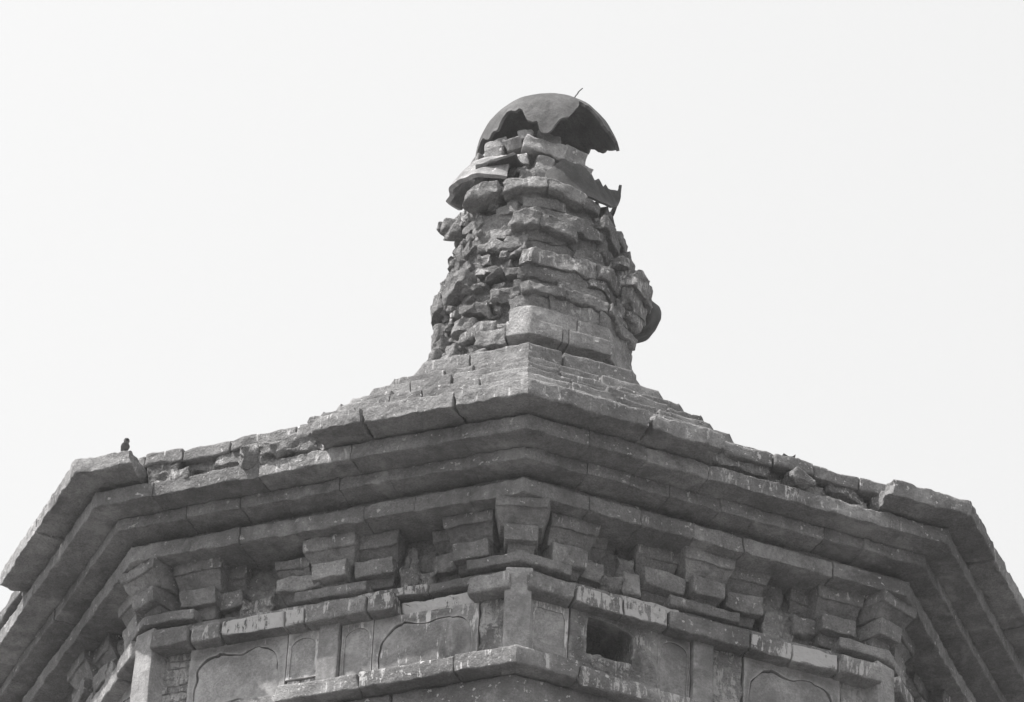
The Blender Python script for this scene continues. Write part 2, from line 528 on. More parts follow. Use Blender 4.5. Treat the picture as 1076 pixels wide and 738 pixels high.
def cartouche_panel(k, s0, s1, lime, tone=1.0, crack=True):
    mb = MB()
    hole_plate(mb, k, s0 + .001, s1 - .001, WZ0, WZ1, A, 0.03, cartouche(s0 + .03, s1 - .03, WZ0 + .018, WZ1 - .035), tone=0.97, lime=lime * .6)
    fr = cartouche(s0 + .0312, s1 - .0312, WZ0 + .0190, WZ1 - .0362)
    jj = vec3(np.array([(x, 3.1 * k, z) for x, z in fr]), 11, 444, 2) * .006
    fr = [(x + float(a_[0]), z + float(a_[2])) for (x, z), a_ in zip(fr, jj)]
    # the slab inside, in two halves that meet at a fine joint
    a = math.radians(fa(k)); nx, ny, tx, ty = math.sin(a), -math.cos(a), math.cos(a), math.sin(a)
    cs, cz = (s0 + s1) / 2, (WZ0 + WZ1) / 2 - .01
    rows = []
    for f in (1.0, 1.0, 0.97, 0.85, 0.6, 0.3, 0.02):
        rows.append([(cs + (p[0] - cs) * f, cz + (p[1] - cz) * f) for p in fr])
    n = len(fr)
    offs = (A - .05, A - .009, A - .005, A - .003, A - .002, A + .001, A + .002)
    V = np.array([(tx * s + nx * o, ty * s + ny * o, z) for r_, o in zip(rows, offs) for (s, z) in r_])
    V = V + vec3(V, 7, 910) * .008 + vec3(V, 24, 955, 2) * .003
    F = []
    for i in range(len(rows) - 1):
        for j in range(n):
            a_, b_ = i * n + j, i * n + (j + 1) % n
            F.append((a_, b_, b_ + n, a_ + n))
    F.append(tuple(range((len(rows) - 1) * n, len(rows) * n)))
    v0, v1, v2 = V[F[3 * n][0]], V[F[3 * n][1]], V[F[3 * n][2]]
    if np.dot(np.cross(v1 - v0, v2 - v0), (nx, ny, 0)) < 0:
        F = [f[::-1] for f in F]
    mb.add(V, F, tone, lime * .5)
    return mb.build('cartouche_panel', M_PANEL, wall)

def post(k, s0, s1, o=1.893, tone=1.05):
    mb = MB()
    fblock(mb, fa(k), s0, s1, A - .12, o, WZ0 - .004, WZ1 + .004, r=.011, res=.016, amp=.003, chip=.4, tone=tone)
    return mb.build('post', M_PANEL, wall)

for k in DETAIL:
    left = k == -1
    if k == 0:
        # the square opening that stands in place of the left cartouche
        mb = MB()
        hole = [(-.488, 10.275), (-.40, 10.275), (-.294, 10.275), (-.292, 10.36), (-.297, 10.400), (-.315, 10.417), (-.35, 10.424), (-.38, 10.432),
                (-.41, 10.436), (-.44, 10.436), (-.47, 10.437), (-.488, 10.434), (-.490, 10.36)]
        hole_plate(mb, 0, -.56, -.19, WZ0, WZ1, A + .006, .30, hole, tone=1.0, lime=.3, amp=.005)
        win = mb.build('window_opening', M_ROUGH, wall)
        mb = MB()
        fblock(mb, fa(0), -.486, -.298, 1.62, A - .012, 10.22, 10.289, r=.014, res=.012, amp=.012, freq=20, tone=1.35, lime=.35)
        fblock(mb, fa(0), -.47, -.36, 1.62, A + .012, 10.20, 10.262, r=.02, res=.012, amp=.012, freq=24, tone=1.3, lime=.4)
        fblock(mb, fa(0), -.365, -.30, 1.62, A + .010, 10.18, 10.25, r=.02, res=.012, amp=.012, freq=24, tone=1.2, lime=.4)
        mb.build('broken_sill', M_ROUGH, win)
        plain_panel(0, -.72, -.563, 1.2, .5, arch=False)
        plain_panel(0, -.187, -.047, .98, .2)
    else:
        rubble_panel(k, -.735, -.60, .45 if left else .2, 1.15, bricks=left)
        cartouche_panel(k, -.598, -.182, .2, 1.12)
        plain_panel(k, -.18, -.047, 1.25 if left else 1.0, .4, base=.075 if left else 0.0)
    post(k, -.043, .043)
    if k == 0:
        rubble_panel(0, .047, .18, .5, 1.1)
        cartouche_panel(0, .182, .60, .15, .95)
        rubble_panel(0, .602, .735, .5, 1.1)
    else:
        plain_panel(k, .047, .18, 1.3 if left else 1.0, .4, base=.03 if left else 0.0)
        cartouche_panel(k, .182, .615, .6 if left else .1, .95)
        rubble_panel(k, .617, .735, .4, 1.1)
for c in (-2, -1, 0, 1, 2):
    mb = MB()
    fblock(mb, 45.0 * c, -.052, .052, 1.8, 2.062, 10.10, 10.56, r=.02, res=.016, amp=.002, chip=.12, freq=6, tone=1.12)
    mb.build('corner_column', M_PANEL, pagoda)
for k in (-4, -3, 2, 3):
    mb = MB(); fblock(mb, fa(k), 0, 0, 1.6, A, WZ0, WZ1, True, True, res=.08)
    mb.build('plain_wall', M_BRICK, wall)

# --- ledge of separate bricks above the panels
LZ0, LZ1 = 10.452, 10.530
m = MB()
def lb(k, s0, s1, lime=0.1, o=1.93, dz=0.0, tone=None, **k2):
    d = dict(r=.010, res=.015, amp=.004); d.update(k2)
    fblock(m, fa(k), s0 + .0025, s1 - .0025, 1.6, o + rng.uniform(-.004, .004), LZ0 + dz, LZ1 + dz, lime=lime, tone=tone or rt_(),
           seed=rng.randrange(9999), **d)
for args in [(-.745, -.585, .25, 1.945), (-.58, -.45, .5, 1.935), (-.445, -.175, .98, 1.932), (-.172, -.095, .7, 1.93), (-.09, .17, .3, 1.935), (.172, .285, .55, 1.935)]:
    lb(-1, *args)
lb(-1, .285, .60, .8, 1.872, -.012, r=.02, amp=.01)
lb(-1, .59, .765, .25, 1.945, r=.022)
lb(0, -.765, -.565, .25, 1.945, r=.022)
for args in [(-.56, -.36, .75, 1.93), (-.358, -.175, .85, 1.93), (-.17, .175, .15, 1.935), (.178, .36, .6, 1.932), (.362, .56, .85, 1.93), (.565, .75, .5, 1.945)]:
    lb(0, *args)
for k in (-2, 1):
    lb(k, -.75, -.56, .5, 1.945, r=.02); lb(k, -.56, -.2, .4); lb(k, -.2, .15); lb(k, .15, .56, .3); lb(k, .57, .75, .3, 1.945)
for k in (-4, -3, 2, 3):
    fblock(m, fa(k), 0, 0, 1.6, 1.93, LZ0, LZ1, True, True, res=.08)
m.build('ledge_course', M_BRICK, pagoda)
m = MB()
ring(m, 1.6, 1.885, 10.532, 10.572, {-1: [-.35, .1, .4], 0: [-.4, -.1, .33]}, seed=44, r=.009, amp=.005, lime={(-1, 1): .5, (-1, 2): .6, (0, 1): .8, (0, 2): .4, (0, 0): .3})
m.build('upper_ledge_course', M_BRICK, pagoda)

# --- bracket zone
m = MB()
ring(m, 1.5, 1.80, 10.56, 10.84, {}, seed=51, res=.03, amp=.012)
bwall = m.build('bracket_wall', M_ROUGH, pagoda)
for k in DETAIL:                                  # broken stumps and patches between the brackets
    for sg in (-1, 1):
        mb = MB()
        if k == -1 and sg == -1: rngs = [(.27, .40, 1.85, 10.58, 10.67)]
        else: rngs = [(.275, .345, 1.875, 10.575, 10.68), (.335, .41, 1.85, 10.575, 10.66)]
        for (a0, a1, o, z0, z1) in rngs:
            s0, s1 = sorted((sg * a0, sg * a1))
            fblock(mb, fa(k), s0 - .004, s1 + .004, 1.6, o + rng.uniform(-.02, .02), z0, z1, r=.015, res=.012, amp=.006, freq=16, crag=.02, cf=16, lime=.45, tone=1.2, seed=rng.randrange(999))
            fblock(mb, fa(k), s0 - .004, s1 + .004, 1.6, o - .03, z1 - .02, z1 + rng.uniform(.06, .15), r=.015, res=.012, amp=.006, freq=16, crag=.02, cf=16, tone=1.1, seed=rng.randrange(999))
        mb.build('broken_stump', M_ROUGH, pagoda, sharp=24)

def bracket(adeg, s0, s1, u0, u1, o_low, o_up, zl0=10.612, zl1=10.715, zu1=10.832, tone=1.0, lime=0.05, foot=.75, fo=.055, wear=1.0, block_=True, arm=True):
    """A bracket arm in two tiers with a flared bearing block and a cap on it."""
    am = MB()
    w = dict(coarse=.006 * wear, crag=.0035 * wear, cf=18)
    zm = zl0 + (zl1 - zl0) * rng.uniform(.30, .42)
    fblock(am, adeg, s0 + .012, s1 - .012, 1.6, o_low - .040, zl0, zm + .006, fl=(.9, .02), r=.008 * wear, res=.012, amp=.004 * wear, tone=tone * rng.uniform(.85, 1.1), lime=lime, seed=rng.randrange(9999), **w)
    fblock(am, adeg, s0, s1, 1.6, o_low + rng.uniform(-.004, .014), zm, zl1 + .004, fl=(.97, .010), r=.007 * wear, res=.012, amp=.004 * wear, tone=tone * rng.uniform(.88, 1.18), lime=lime + .12, seed=rng.randrange(9999), tilt=rng.uniform(-.006, .006), **w)
    ob = am.build('bracket', M_BRICK, pagoda)
    if block_:
        bb = MB()
        zc = zl1 + (zu1 - zl1) * rng.uniform(.50, .62)
        fblock(bb, adeg, u0, u1, 1.6, o_up - .010, zl1 + .002, zc + .004, fl=(foot, fo), r=.005 * wear, res=.012, amp=.004 * wear, tone=tone * rng.uniform(.85, 1.1), lime=lime, seed=rng.randrange(9999), **w)
        fblock(bb, adeg, u0 - .006, u1 + .006, 1.6, o_up + .004, zc, zu1, fl=(.95, .006), r=.006 * wear, res=.012, amp=.004 * wear, tone=tone * rng.uniform(.88, 1.15), lime=lime + .1, seed=rng.randrange(9999), **w)
        bb.build('bearing_block', M_BRICK, ob)
    return ob

def plate(adeg, s0, s1, o, lime=.2, mL=False, mR=False):
    mb = MB()
    fblock(mb, adeg, s0, s1, 1.6, o, 10.576, 10.622, mL, mR, r=.009, res=.015, amp=.004, lime=lime, seed=rng.randrange(9999), tone=rt_())
    return mb

for k in DETAIL:
    ad = fa(k)
    plate(ad, -.155, .150, 1.905).build('bracket_plate', M_BRICK, pagoda)
    bracket(ad, -.072, .072, -.105, .105, 1.925, 1.945, lime=.1)
    bracket(ad, .09, .255, .085, .27, 1.895, 1.90, lime=.1, foot=.85)
    if k == -1:
        bracket(ad, -.235, -.04, -.255, -.10, 1.915, 1.885, zl0=10.60, zl1=10.69, zu1=10.80, lime=.2, wear=1.6, foot=.9)
    else:
        bracket(ad, -.26, -.09, -.275, -.105, 1.89, 1.875, lime=.15, foot=.85)
    for sg in (-1, 1):
        w = 1.9 if (k == 0 and sg == 1) else 1.0
        a = sorted((sg * .405, sg * .51)); b = sorted((sg * .40, sg * .53))
        bracket(ad, a[0], a[1], b[0], b[1], 1.85, 1.85, zl0=10.60, lime=.15, wear=w, foot=.9)
        a = sorted((sg * .50, sg * .655)); b = sorted((sg * .475, sg * .675))
        bracket(ad, a[0], a[1], b[0], b[1], 1.905, 1.93, zl0=10.605, lime=.12, foot=.86)
for c in (-1, 0, 1, 2, -2):
    a = 45.0 * c
    for kk, sg in ((c - 1, 1), (c, -1)):
        mb = plate(fa(kk), .575 if sg == 1 else 0, 0 if sg == 1 else -.575, 1.92, mR=sg == 1, mL=sg == -1)
        mb.build('bracket_plate', M_BRICK, pagoda)
    bracket(a, -.066, .066, -.10, .10, 2.085, 2.135, zl0=10.64, zl1=10.735, lime=.12, wear=1.5 if c == -1 else .7, foot=.80)
    bracket(a, -.045, .045, -.06, .06, 1.99, 2.0, zl0=10.60, zl1=10.68, zu1=10.70, block_=False)

# --- three corbelled cornice courses (E4, E3, E2), then the eave slabs (E1)
def cornice(o_prev, o, z0, z1, zcap, joints, seed, lime=None, **kw):
    m = MB()
    ring(m, 1.55, o, z0, z1, joints, seed=seed, lime=lime, r=.0045, res=.012, amp=.005, freq=17, chip=1.5, jitter=.0028, gap=0.0002, endr=.3, coarse=.002, **kw)
    # set-back neck between this course and the next
    if zcap - z1 > .02:
        ring(m, 1.55, o - .038, z1 - .002, zcap, {-1: [-.4, .1], 0: [-.2, .3], -2: [.1], 1: [.2]}, seed=seed + 1, r=.008, res=.018, amp=.005, gap=.0002, endr=.2, jitter=.001)
    return m.build('cornice_course', M_BRICK, pagoda)
cornice(0, 2.008, 10.830, 10.899, 10.934, {-2: [-.3, .2], -1: [-.573, -.36, -.124, .168, .38, .613], 0: [-.551, -.33, -.10, .11, .30, .5], 1: [-.2, .3]}, 61, {(-1, 3): .2, (0, 2): .3})
cornice(0, 2.088, 10.935, 10.989, 10.994, {-2: [-.45, .1], -1: [-.563, -.33, -.15, .09, .30, .64], 0: [-.60, -.42, -.25, -.03, .12, .42, .6], 1: [-.3, .3]}, 63, {(0, 1): .3, (0, 3): .25})
cornice(0, 2.198, 10.991, 11.058, 11.062, {-2: [-.42, .16], -1: [-.664, -.208, .18, .644], 0: [-.643, -.40, -.135, .248], 1: [-.25, .28]}, 65, {(-1, 1): .25, (-1, 2): .35, (0, 4): .3, (0, 3): .35})

def eave(k, s0, s1, mL=False, mR=False, rag=.012, dz=0.0, join=None, lime=.25, o=2.31):
    mb = join or MB()
    fblock(mb, fa(k), s0 + .003, s1 - .003, 1.75, o, 11.068 + dz, 11.140 + dz, mL, mR, r=.0055, res=.012, amp=.006, freq=16, chip=1.7, coarse=.004, rag=rag, lime=lime, seed=rng.randrange(9999),
           tone=1.0 if (mL or mR) else rt_())
    return mb
mb = eave(-1, .656, 0, mR=True); eave(0, 0, -.777 + .34, mL=True, join=mb); mb.build('eave_slab', M_BRICK, pagoda)
eave(-1, .28, .652).build('eave_slab', M_BRICK, pagoda)
eave(-1, .055, .277, rag=.03).build('eave_slab', M_BRICK, pagoda)
eave(0, -.435, -.122, rag=.035, dz=-.004).build('eave_slab', M_BRICK, pagoda)
mb = eave(-1, 0, -.715, mL=True, rag=.03, dz=.012); eave(-2, .48, 0, mR=True, join=mb, dz=.012); mb.build('eave_slab', M_BRICK, pagoda)
eave(-2, .015, .476, rag=.03, dz=.01).build('eave_slab', M_BRICK, pagoda)
mb = eave(0, .605, 0, mR=True, rag=.03, dz=.004); eave(1, 0, -.62, mL=True, join=mb, dz=.004); mb.build('eave_slab', M_BRICK, pagoda)
eave(1, -.615, -.1).build('eave_slab', M_BRICK, pagoda); eave(1, -.095, .4).build('eave_slab', M_BRICK, pagoda)
mb = eave(1, .405, 0, mR=True); eave(2, 0, 0, True, True, join=mb); eave(3, 0, 0, True, True, join=mb); eave(-4, 0, 0, True, True, join=mb); eave(-3, 0, 0, True, True, join=mb)
mb.build('eave_slab', M_BRICK, pagoda)

# rubble and mortar bedding where slabs are lost
for k, a, b in ((-1, -.70, .06), (0, -.13, .57), (-2, -.75, .05)):
    mb = MB()
    s = a
    while s < b - .02:
        w = min(rng.uniform(.07, .2), b - s)
        fblock(mb, fa(k), s, s + w + .006, 1.75, 2.17 + rng.uniform(-.035, .03), 11.056, 11.10 + rng.uniform(-.012, .02), r=.012, res=.012, amp=.006, freq=15, crag=.014, cf=15, lime=.4,
               tone=rng.uniform(.9, 1.15), seed=rng.randrange(9999), tilt=rng.uniform(-.01, .01))
        s += w
    s = a
    while s < b - .02:
        w = min(rng.uniform(.1, .3), b - s)
        fblock(mb, fa(k), s, s + w + .004, 1.75, 2.155 + rng.uniform(-.03, .03), 11.09, 11.165 + rng.uniform(-.015, .01), r=.012, res=.012, amp=.006, freq=13, crag=.012, cf=12, lime=.3,
               tone=rng.uniform(.85, 1.1), seed=rng.randrange(9999), tilt=rng.uniform(-.012, .012))
        s += w
    mb.build('broken_bedding', M_ROUGH, pagoda, sharp=24)

# --- stepped brick roof
RZ = [11.138, 11.24, 11.352, 11.478, 11.612, 11.748, 11.893, 12.057, 12.253, 12.432, 12.537, 12.64, 12.75]
RR = [2.46, 2.32, 2.13, 1.936, 1.744, 1.55, 1.357, 1.19, 0.99, 0.805, 0.69, 0.62, 0.54]
roof = MB()
z = 11.140
ci = 0
while z < 12.44:
    h = rng.choice((.062, .085, .10, .118)) if ci else .062
    if z + h > 12.50: h = 12.605 - z
    R = float(np.interp(z + h, RZ, RR)); o = R * C8
    if ci == 0: o = min(o, 2.19)
    for k in range(-4, 4):
        if k not in (-1, 0):
            fblock(roof, fa(k), 0, 0, max(.05, o - .3), o, z, z + h - .002, True, True, r=.01, res=.05 if k in DETAIL else .12, amp=.007, seed=ci)
            continue
        hw = o * T8
        js = []
        s = -hw + rng.uniform(.12, .25)
        while s < hw - .12:
            js.append(s); s += rng.uniform(.12, .30)
        e = [None] + js + [None]
        for i in range(len(e) - 1):
            mL, mR = e[i] is None, e[i + 1] is None
            inner = not (mL or mR)
            do = rng.uniform(-.010, .007) if inner else 0
            if inner and rng.random() < .10: do = -.06
            if inner and rng.random() < .18: do = rng.uniform(.008, .03)
            dz = rng.uniform(-.003, .003) if inner else 0
            hh = h * rng.uniform(.93, 1.0)
            fblock(roof, fa(k), 0 if mL else e[i] + rng.choice((.0005, .001, .002, .008)), 0 if mR else e[i + 1] - rng.choice((.0005, .001, .004)), max(.05, o - .25), o + do, z + dz, z + hh + dz, mL, mR,
                   r=.011, res=.018, amp=.005, lime=.32 * rng.random(), tone=rng.uniform(.86, 1.12) if inner else 1.0, seed=rng.randrange(9999))
    z += h; ci += 1
roof.build('roof', M_BRICK, pagoda)

# ------------------------------------------------------------------ the spire
def octr(th):
    t = (np.degrees(th) % 45.0) - 22.5
    return C8 / np.cos(np.radians(t))
def pol_map(L, t0, t1, r0, r1, z0, z1, octo=1.0, tilt=0.0, rout=None):
    def f(q):
        th = np.radians(t0 + (t1 - t0) * q[:, 0] / L[0])
        k = 1 + (octr(th) - 1) * octo
        r = (r0 + (r1 - r0) * q[:, 1] / L[1]) * k
        z = z0 + (z1 - z0) * q[:, 2] / L[2] + tilt * (q[:, 0] / L[0] - .5)
        return np.stack([r * np.sin(th), -r * np.cos(th), z], 1)
    return f
def pblock(mb, t0, t1, r0, r1, z0, z1, octo=1.0, tilt=0.0, **kw):
    L = (max(.02, math.radians(t1 - t0) * r1), r1 - r0, z1 - z0)
    block(mb, L, pol_map(L, t0, t1, r0, r1, z0, z1, octo, tilt), **kw)

sp = MB()
# core
for (z0, z1, R) in ((12.45, 12.74, .40), (12.70, 12.95, .40), (12.93, 13.25, .385), (13.23, 13.55, .36), (13.53, 13.82, .29)):
    for t in range(-180, 180, 45):
        pblock(sp, t, t + 45.5, .02, R, z0, z1, r=.02, res=.03, amp=.02, freq=8, seed=5, tone=.9)
# right and front: thick worn layers (z0, z1, radius, from, to)
zz_ = 12.902
lev = []
while zz_ < 13.80:
    h_ = rng.choice((.052, .056, .060, .064, .085))
    lev.append((zz_, zz_ + h_)); zz_ += h_
for li, (z0, z1) in enumerate(lev):
    R = float(np.interp((z0 + z1) / 2, [12.9, 13.0, 13.1, 13.25, 13.34, 13.42, 13.5, 13.58, 13.64, 13.72, 13.8], [.455, .475, .47, .44, .412, .420, .395, .362, .36, .31, .28]))
    R += (.016 if li % 3 == 1 else (-.014 if li % 3 == 2 else 0))
    t = rng.uniform(-14, -4) if z0 < 13.6 else rng.uniform(0, 14)
    t1 = rng.uniform(150, 165)
    while t < t1 - 2:
        w = min(rng.uniform(20, 48), t1 - t)
        if t1 - t - w < 6: w = t1 - t
        pblock(sp, t, t + w - .1, .22, R + rng.uniform(-.020, .016), z0 + rng.uniform(-.004, .003), z1 + rng.uniform(-.004, .004), octo=.9, r=.007, res=.011, amp=.007, freq=15, chip=2.0,
               coarse=.012, lime=.5 * rng.random(), tone=rng.uniform(.84, 1.10), seed=rng.randrange(9999), tilt=rng.uniform(-.010, .003), crag=.011, cf=11, endr=.5)
        t += w
# left flank: eroded into small rubble
z = 12.72
while z < 13.80:
    h = rng.uniform(.045, .085)
    R = float(np.interp(z, [12.7, 12.95, 13.1, 13.2, 13.4, 13.5, 13.66, 13.8], [.48, .425, .415, .425, .385, .36, .37, .30]))
    t = -168 + rng.uniform(-6, 6)
    while t < -8:
        w = rng.uniform(8, 22)
        dr = rng.uniform(-.075, .028)
        if rng.random() < .77:
            pblock(sp, t, min(t + w, -3), .2, R + dr, z + rng.uniform(-.012, .01), z + h * rng.uniform(.8, 1.1), octo=.5, r=.014, res=.012, amp=.006, freq=14, coarse=.014, crag=.020, cf=13, endr=1,
                   lime=.42 * rng.random(), tone=rng.uniform(.88, 1.15), seed=rng.randrange(9999), tilt=rng.uniform(-.025, .025))
        t += w
    z += h
for _ in range(150):
    th = rng.uniform(-112, -12); z = rng.uniform(12.76, 13.72)
    R = float(np.interp(z, [12.7, 12.95, 13.1, 13.2, 13.4, 13.5, 13.66, 13.8], [.48, .425, .415, .425, .385, .36, .37, .30])) + rng.uniform(-.05, .015)
    w = rng.uniform(4, 10); h = rng.uniform(.018, .045)
    pblock(sp, th, th + w, R - .1, R, z, z + h, octo=.5, r=.007, res=.010, amp=.004, freq=18, crag=.010, cf=22, endr=1, lime=.7 * rng.random(), tone=rng.uniform(.85, 1.3), seed=rng.randrange(9999), tilt=rng.uniform(-.02, .02))
for (a, b, R, z0, z1) in ((60, 80, .475, 13.03, 13.15), (64, 88, .53, 13.13, 13.22), (62, 92, .555, 13.21, 13.29), (66, 90, .545, 13.28, 13.345), (60, 84, .50, 13.335, 13.40), (80, 108, .47, 12.98, 13.14), (70, 84, .52, 13.07, 13.14)):
    pblock(sp, a, b, .2, R, z0, z1, octo=.5, r=.012, res=.011, amp=.005, freq=14, coarse=.014, crag=.020, cf=14, endr=1, lime=.5, seed=rng.randrange(9999))
# back of the spire
for (z0, z1, R) in ((12.7, 12.95, .45), (12.95, 13.2, .44), (13.2, 13.5, .41), (13.5, 13.78, .36)):
    for t in (125, 158, 190):
        pblock(sp, t, t + 33, .2, R, z0, z1, octo=.7, r=.03, res=.03, amp=.02, freq=8, coarse=.03, seed=rng.randrange(999))
spire = sp.build('spire', M_ROUGH, pagoda, sharp=24)

# two clean ledge courses at the foot of the spire
def part_of_spire(name, mb, mat=M_BRICK):
    return mb.build(name, mat, spire)
mb = MB()
for (a, b, z0, z1, R, tn) in ((-11, 27, 12.826, 12.904, .500, 1.3), (27.4, 62, 12.822, 12.897, .497, 1.12), (62, 100, 12.81, 12.89, .492, .92), (100, 150, 12.81, 12.89, .49, .9)):
    pblock(mb, a, b, .22, R, z0, z1, r=.006, res=.011, amp=.004, tone=tn, lime=.25, endr=.8, seed=rng.randrange(999))
part_of_spire('ledge_bricks', mb)
mb = MB()
for (a, b, z0, z1, R, tn) in ((-12, 17.6, 12.738, 12.819, .525, 1.25), (18, 21.5, 12.74, 12.817, .52, 1.0), (21.9, 45.5, 12.736, 12.815, .522, 1.15), (46, 90, 12.735, 12.81, .508, .95), (90, 150, 12.735, 12.81, .5, .9)):
    pblock(mb, a, b, .22, R, z0, z1, r=.006, res=.011, amp=.004, tone=tn, lime=.25, endr=.8, seed=rng.randrange(999))
part_of_spire('ledge_bricks', mb)

# bricks that jut out of the ruined masonry (theta0, theta1, r, z0, z1, tilt)
for (a, b, R, z0, z1, tl, lm, tn) in [
        (-14, 4, .455, 13.385, 13.462, .0, .25, 1.0), (4, 26, .45, 13.365, 13.445, -.05, .2, .92),
        (-22, 8, .425, 13.612, 13.672, .02, .5, 1.15), (8, 36, .415, 13.60, 13.668, -.03, .35, 1.0),
        (-52, -26, .43, 13.60, 13.672, .03, .2, 1.1), (-100, -80, .425, 13.63, 13.685, -.03, .1, .9), (-104, -88, .445, 13.655, 13.70, -.02, .1, .9), (-92, -74, .40, 13.57, 13.63, -.03, .1, .9),
        (-42, -20, .475, 12.80, 12.865, .04, .4, 1.2), (-60, -44, .47, 12.72, 12.80, .03, .3, 1.1), (-96, -72, .45, 13.12, 13.22, .0, .1, .95), (-68, -42, .46, 13.12, 13.20, .02, .2, 1.05),
        (-100, -78, .44, 12.97, 13.05, .02, .1, 1.0), (74, 92, .435, 13.54, 13.61, -.02, .1, .9), (84, 104, .455, 13.44, 13.53, -.03, .1, .9), (50, 76, .43, 13.49, 13.56, -.03, .2, .95),
        (70, 95, .375, 13.69, 13.74, -.02, .1, .9), (-112, -88, .51, 12.62, 12.70, .0, .3, 1.1), (-90, -66, .52, 12.60, 12.69, .02, .3, 1.0), (-68, -48, .55, 12.60, 12.67, .0, .4, 1.1), (-46, -22, .53, 12.60, 12.68, .0, .3, 1.1), (-24, -2, .50, 12.60, 12.67, .0, .3, 1.05), (-108, -84, .50, 12.70, 12.79, .0, .3, 1.0), (-30, -12, .49, 12.725, 12.81, .0, .3, 1.15), (-80, -62, .50, 12.70, 12.80, .05, .2, 1.1)]:
    mb = MB()
    pblock(mb, a, b, .24, R, z0, z1, octo=.6, tilt=tl, r=.010, res=.012, amp=.005, freq=12, coarse=.010, crag=.013, cf=12, endr=1, lime=lm, tone=tn, seed=rng.randrange(9999))
    part_of_spire('jutting_stone', mb, M_ROUGH)

# ------------------------------------------------------------------ iron pieces on the spire
def shell(name, mat, pts, th, origin, closed=False, amp=.004):
    """pts: grid [i][j] of outer-surface points; gives a sheet of thickness th (inwards)."""
    G = np.array(pts)
    n, mm = G.shape[:2]
    P = G.reshape(-1, 3)
    P = P + vec3(P, 9, 400) * amp + vec3(P, 22, 430, 1) * amp * .3
    G = P.reshape(n, mm, 3)
    du = np.gradient(G, axis=0); dv = np.gradient(G, axis=1)
    N_ = np.cross(du, dv); N_ /= np.linalg.norm(N_, axis=2)[..., None] + 1e-9
    cen = np.asarray(origin)
    if np.sum(N_ * (G - cen)) < 0: N_ = -N_; flip = True
    else: flip = False
    I_ = G - N_ * th
    V = np.concatenate([G.reshape(-1, 3), I_.reshape(-1, 3)])
    F = []
    o = n * mm
    def q(a, b, c, d):
        F.append((a, b, c, d) if not flip else (d, c, b, a))
    nn = n if closed else n - 1
    for i in range(nn):
        for j in range(mm - 1):
            a, b, c, d = i * mm + j, ((i + 1) % n) * mm + j, ((i + 1) % n) * mm + j + 1, i * mm + j + 1
            q(a, b, c, d); q(d + o, c + o, b + o, a + o)
        a, b = i * mm, ((i + 1) % n) * mm; q(a + o, b + o, b, a)
        a, b = i * mm + mm - 1, ((i + 1) % n) * mm + mm - 1; q(a, b, b + o, a + o)
    if not closed:
        for j in range(mm - 1):
            a, b = j, j + 1; q(a, b, b + o, a + o)
            a, b = (n - 1) * mm + j, (n - 1) * mm + j + 1; q(a + o, b + o, b, a)
    mb = MB(); mb.add(V, F)
    return mb.build(name, mat, None, origin=origin, sharp=50)

DC = np.array((.056, 0, 14.045)); DR = .345
edge = [(-98, 14), (-88, 6), (-78, -2), (-74, 3), (-68, 5), (-60, 2), (-53, 1), (-48, 4), (-44, 5), (-41, 13), (-38, 19), (-33, 20), (-30, 18), (-26, 18), (-23, 15), (-19, 5), (-14, 1), (-10, -1), (-8, -9),
        (-5, -10.5), (-2, -10), (1, -7), (5, -1), (8, 4), (11, 7), (18, 14), (21, 20), (23, 23), (24, 29), (26, 37), (30, 35), (33, 31), (36, 32), (40, 28), (45, 21), (47, 21), (49, 15), (56, 15), (66, 14), (76, 16), (84, 16), (92, 22),
        (100, 25), (108, 33), (114, 34), (122, 40), (127, 42), (138, 40), (150, 50), (163, 55), (168, 59), (180, 60), (200, 54), (220, 48), (240, 40), (255, 30), (262, 14)]
na = 240
rows = []
for i in range(na):
    az = -98 + 360 * i / na
    e0 = np.interp(az, [p[0] for p in edge], [p[1] for p in edge]) + 1.1 * math.sin(az * .31) * math.sin(az * .13) + .7 * math.sin(az * .45) + 1.3 * float(vlin(np.array([[az * .31, 2.0, 5.0]]), 1.0, 7)[0])
    row = []
    for t in np.linspace(0, 1, 22):
        el = e0 + (88.5 - e0) * t
        a, e = math.radians(az), math.radians(el)
        rr = DR * (1 + .012 * math.cos(2 * a))
        zz = DR * math.sin(e)
        if el > 74: zz = DR * (math.sin(math.radians(74)) + .15 * (math.sin(e) - math.sin(math.radians(74)))) + .006
        row.append(DC + np.array((rr * math.cos(e) * math.sin(a), -rr * math.cos(e) * math.cos(a), zz)))
    rows.append(row)
cap = shell('iron_dome', M_IRON, rows, .014, tuple(DC), closed=True, amp=.007)
tag(cap, 'broken rusty iron dome with jagged holes capping the very top of the spire', 'iron dome')
# shallow riveted plate on the crown
rows = []
for i in range(48):
    a = 2 * math.pi * i / 48
    row = []
    for r, z in ((.125, 14.045 + .315), (.128, 14.045 + .326), (.110, 14.045 + .334), (.07, 14.045 + .343), (.01, 14.045 + .347)):
        row.append((DC[0] + r * math.sin(a), -r * math.cos(a), z - .003))
    rows.append(row)
lid = shell('crown_plate', M_IRON, rows, .006, tuple(DC), closed=True, amp=.004)
lid.parent = cap; lid.location = (0, 0, 0)
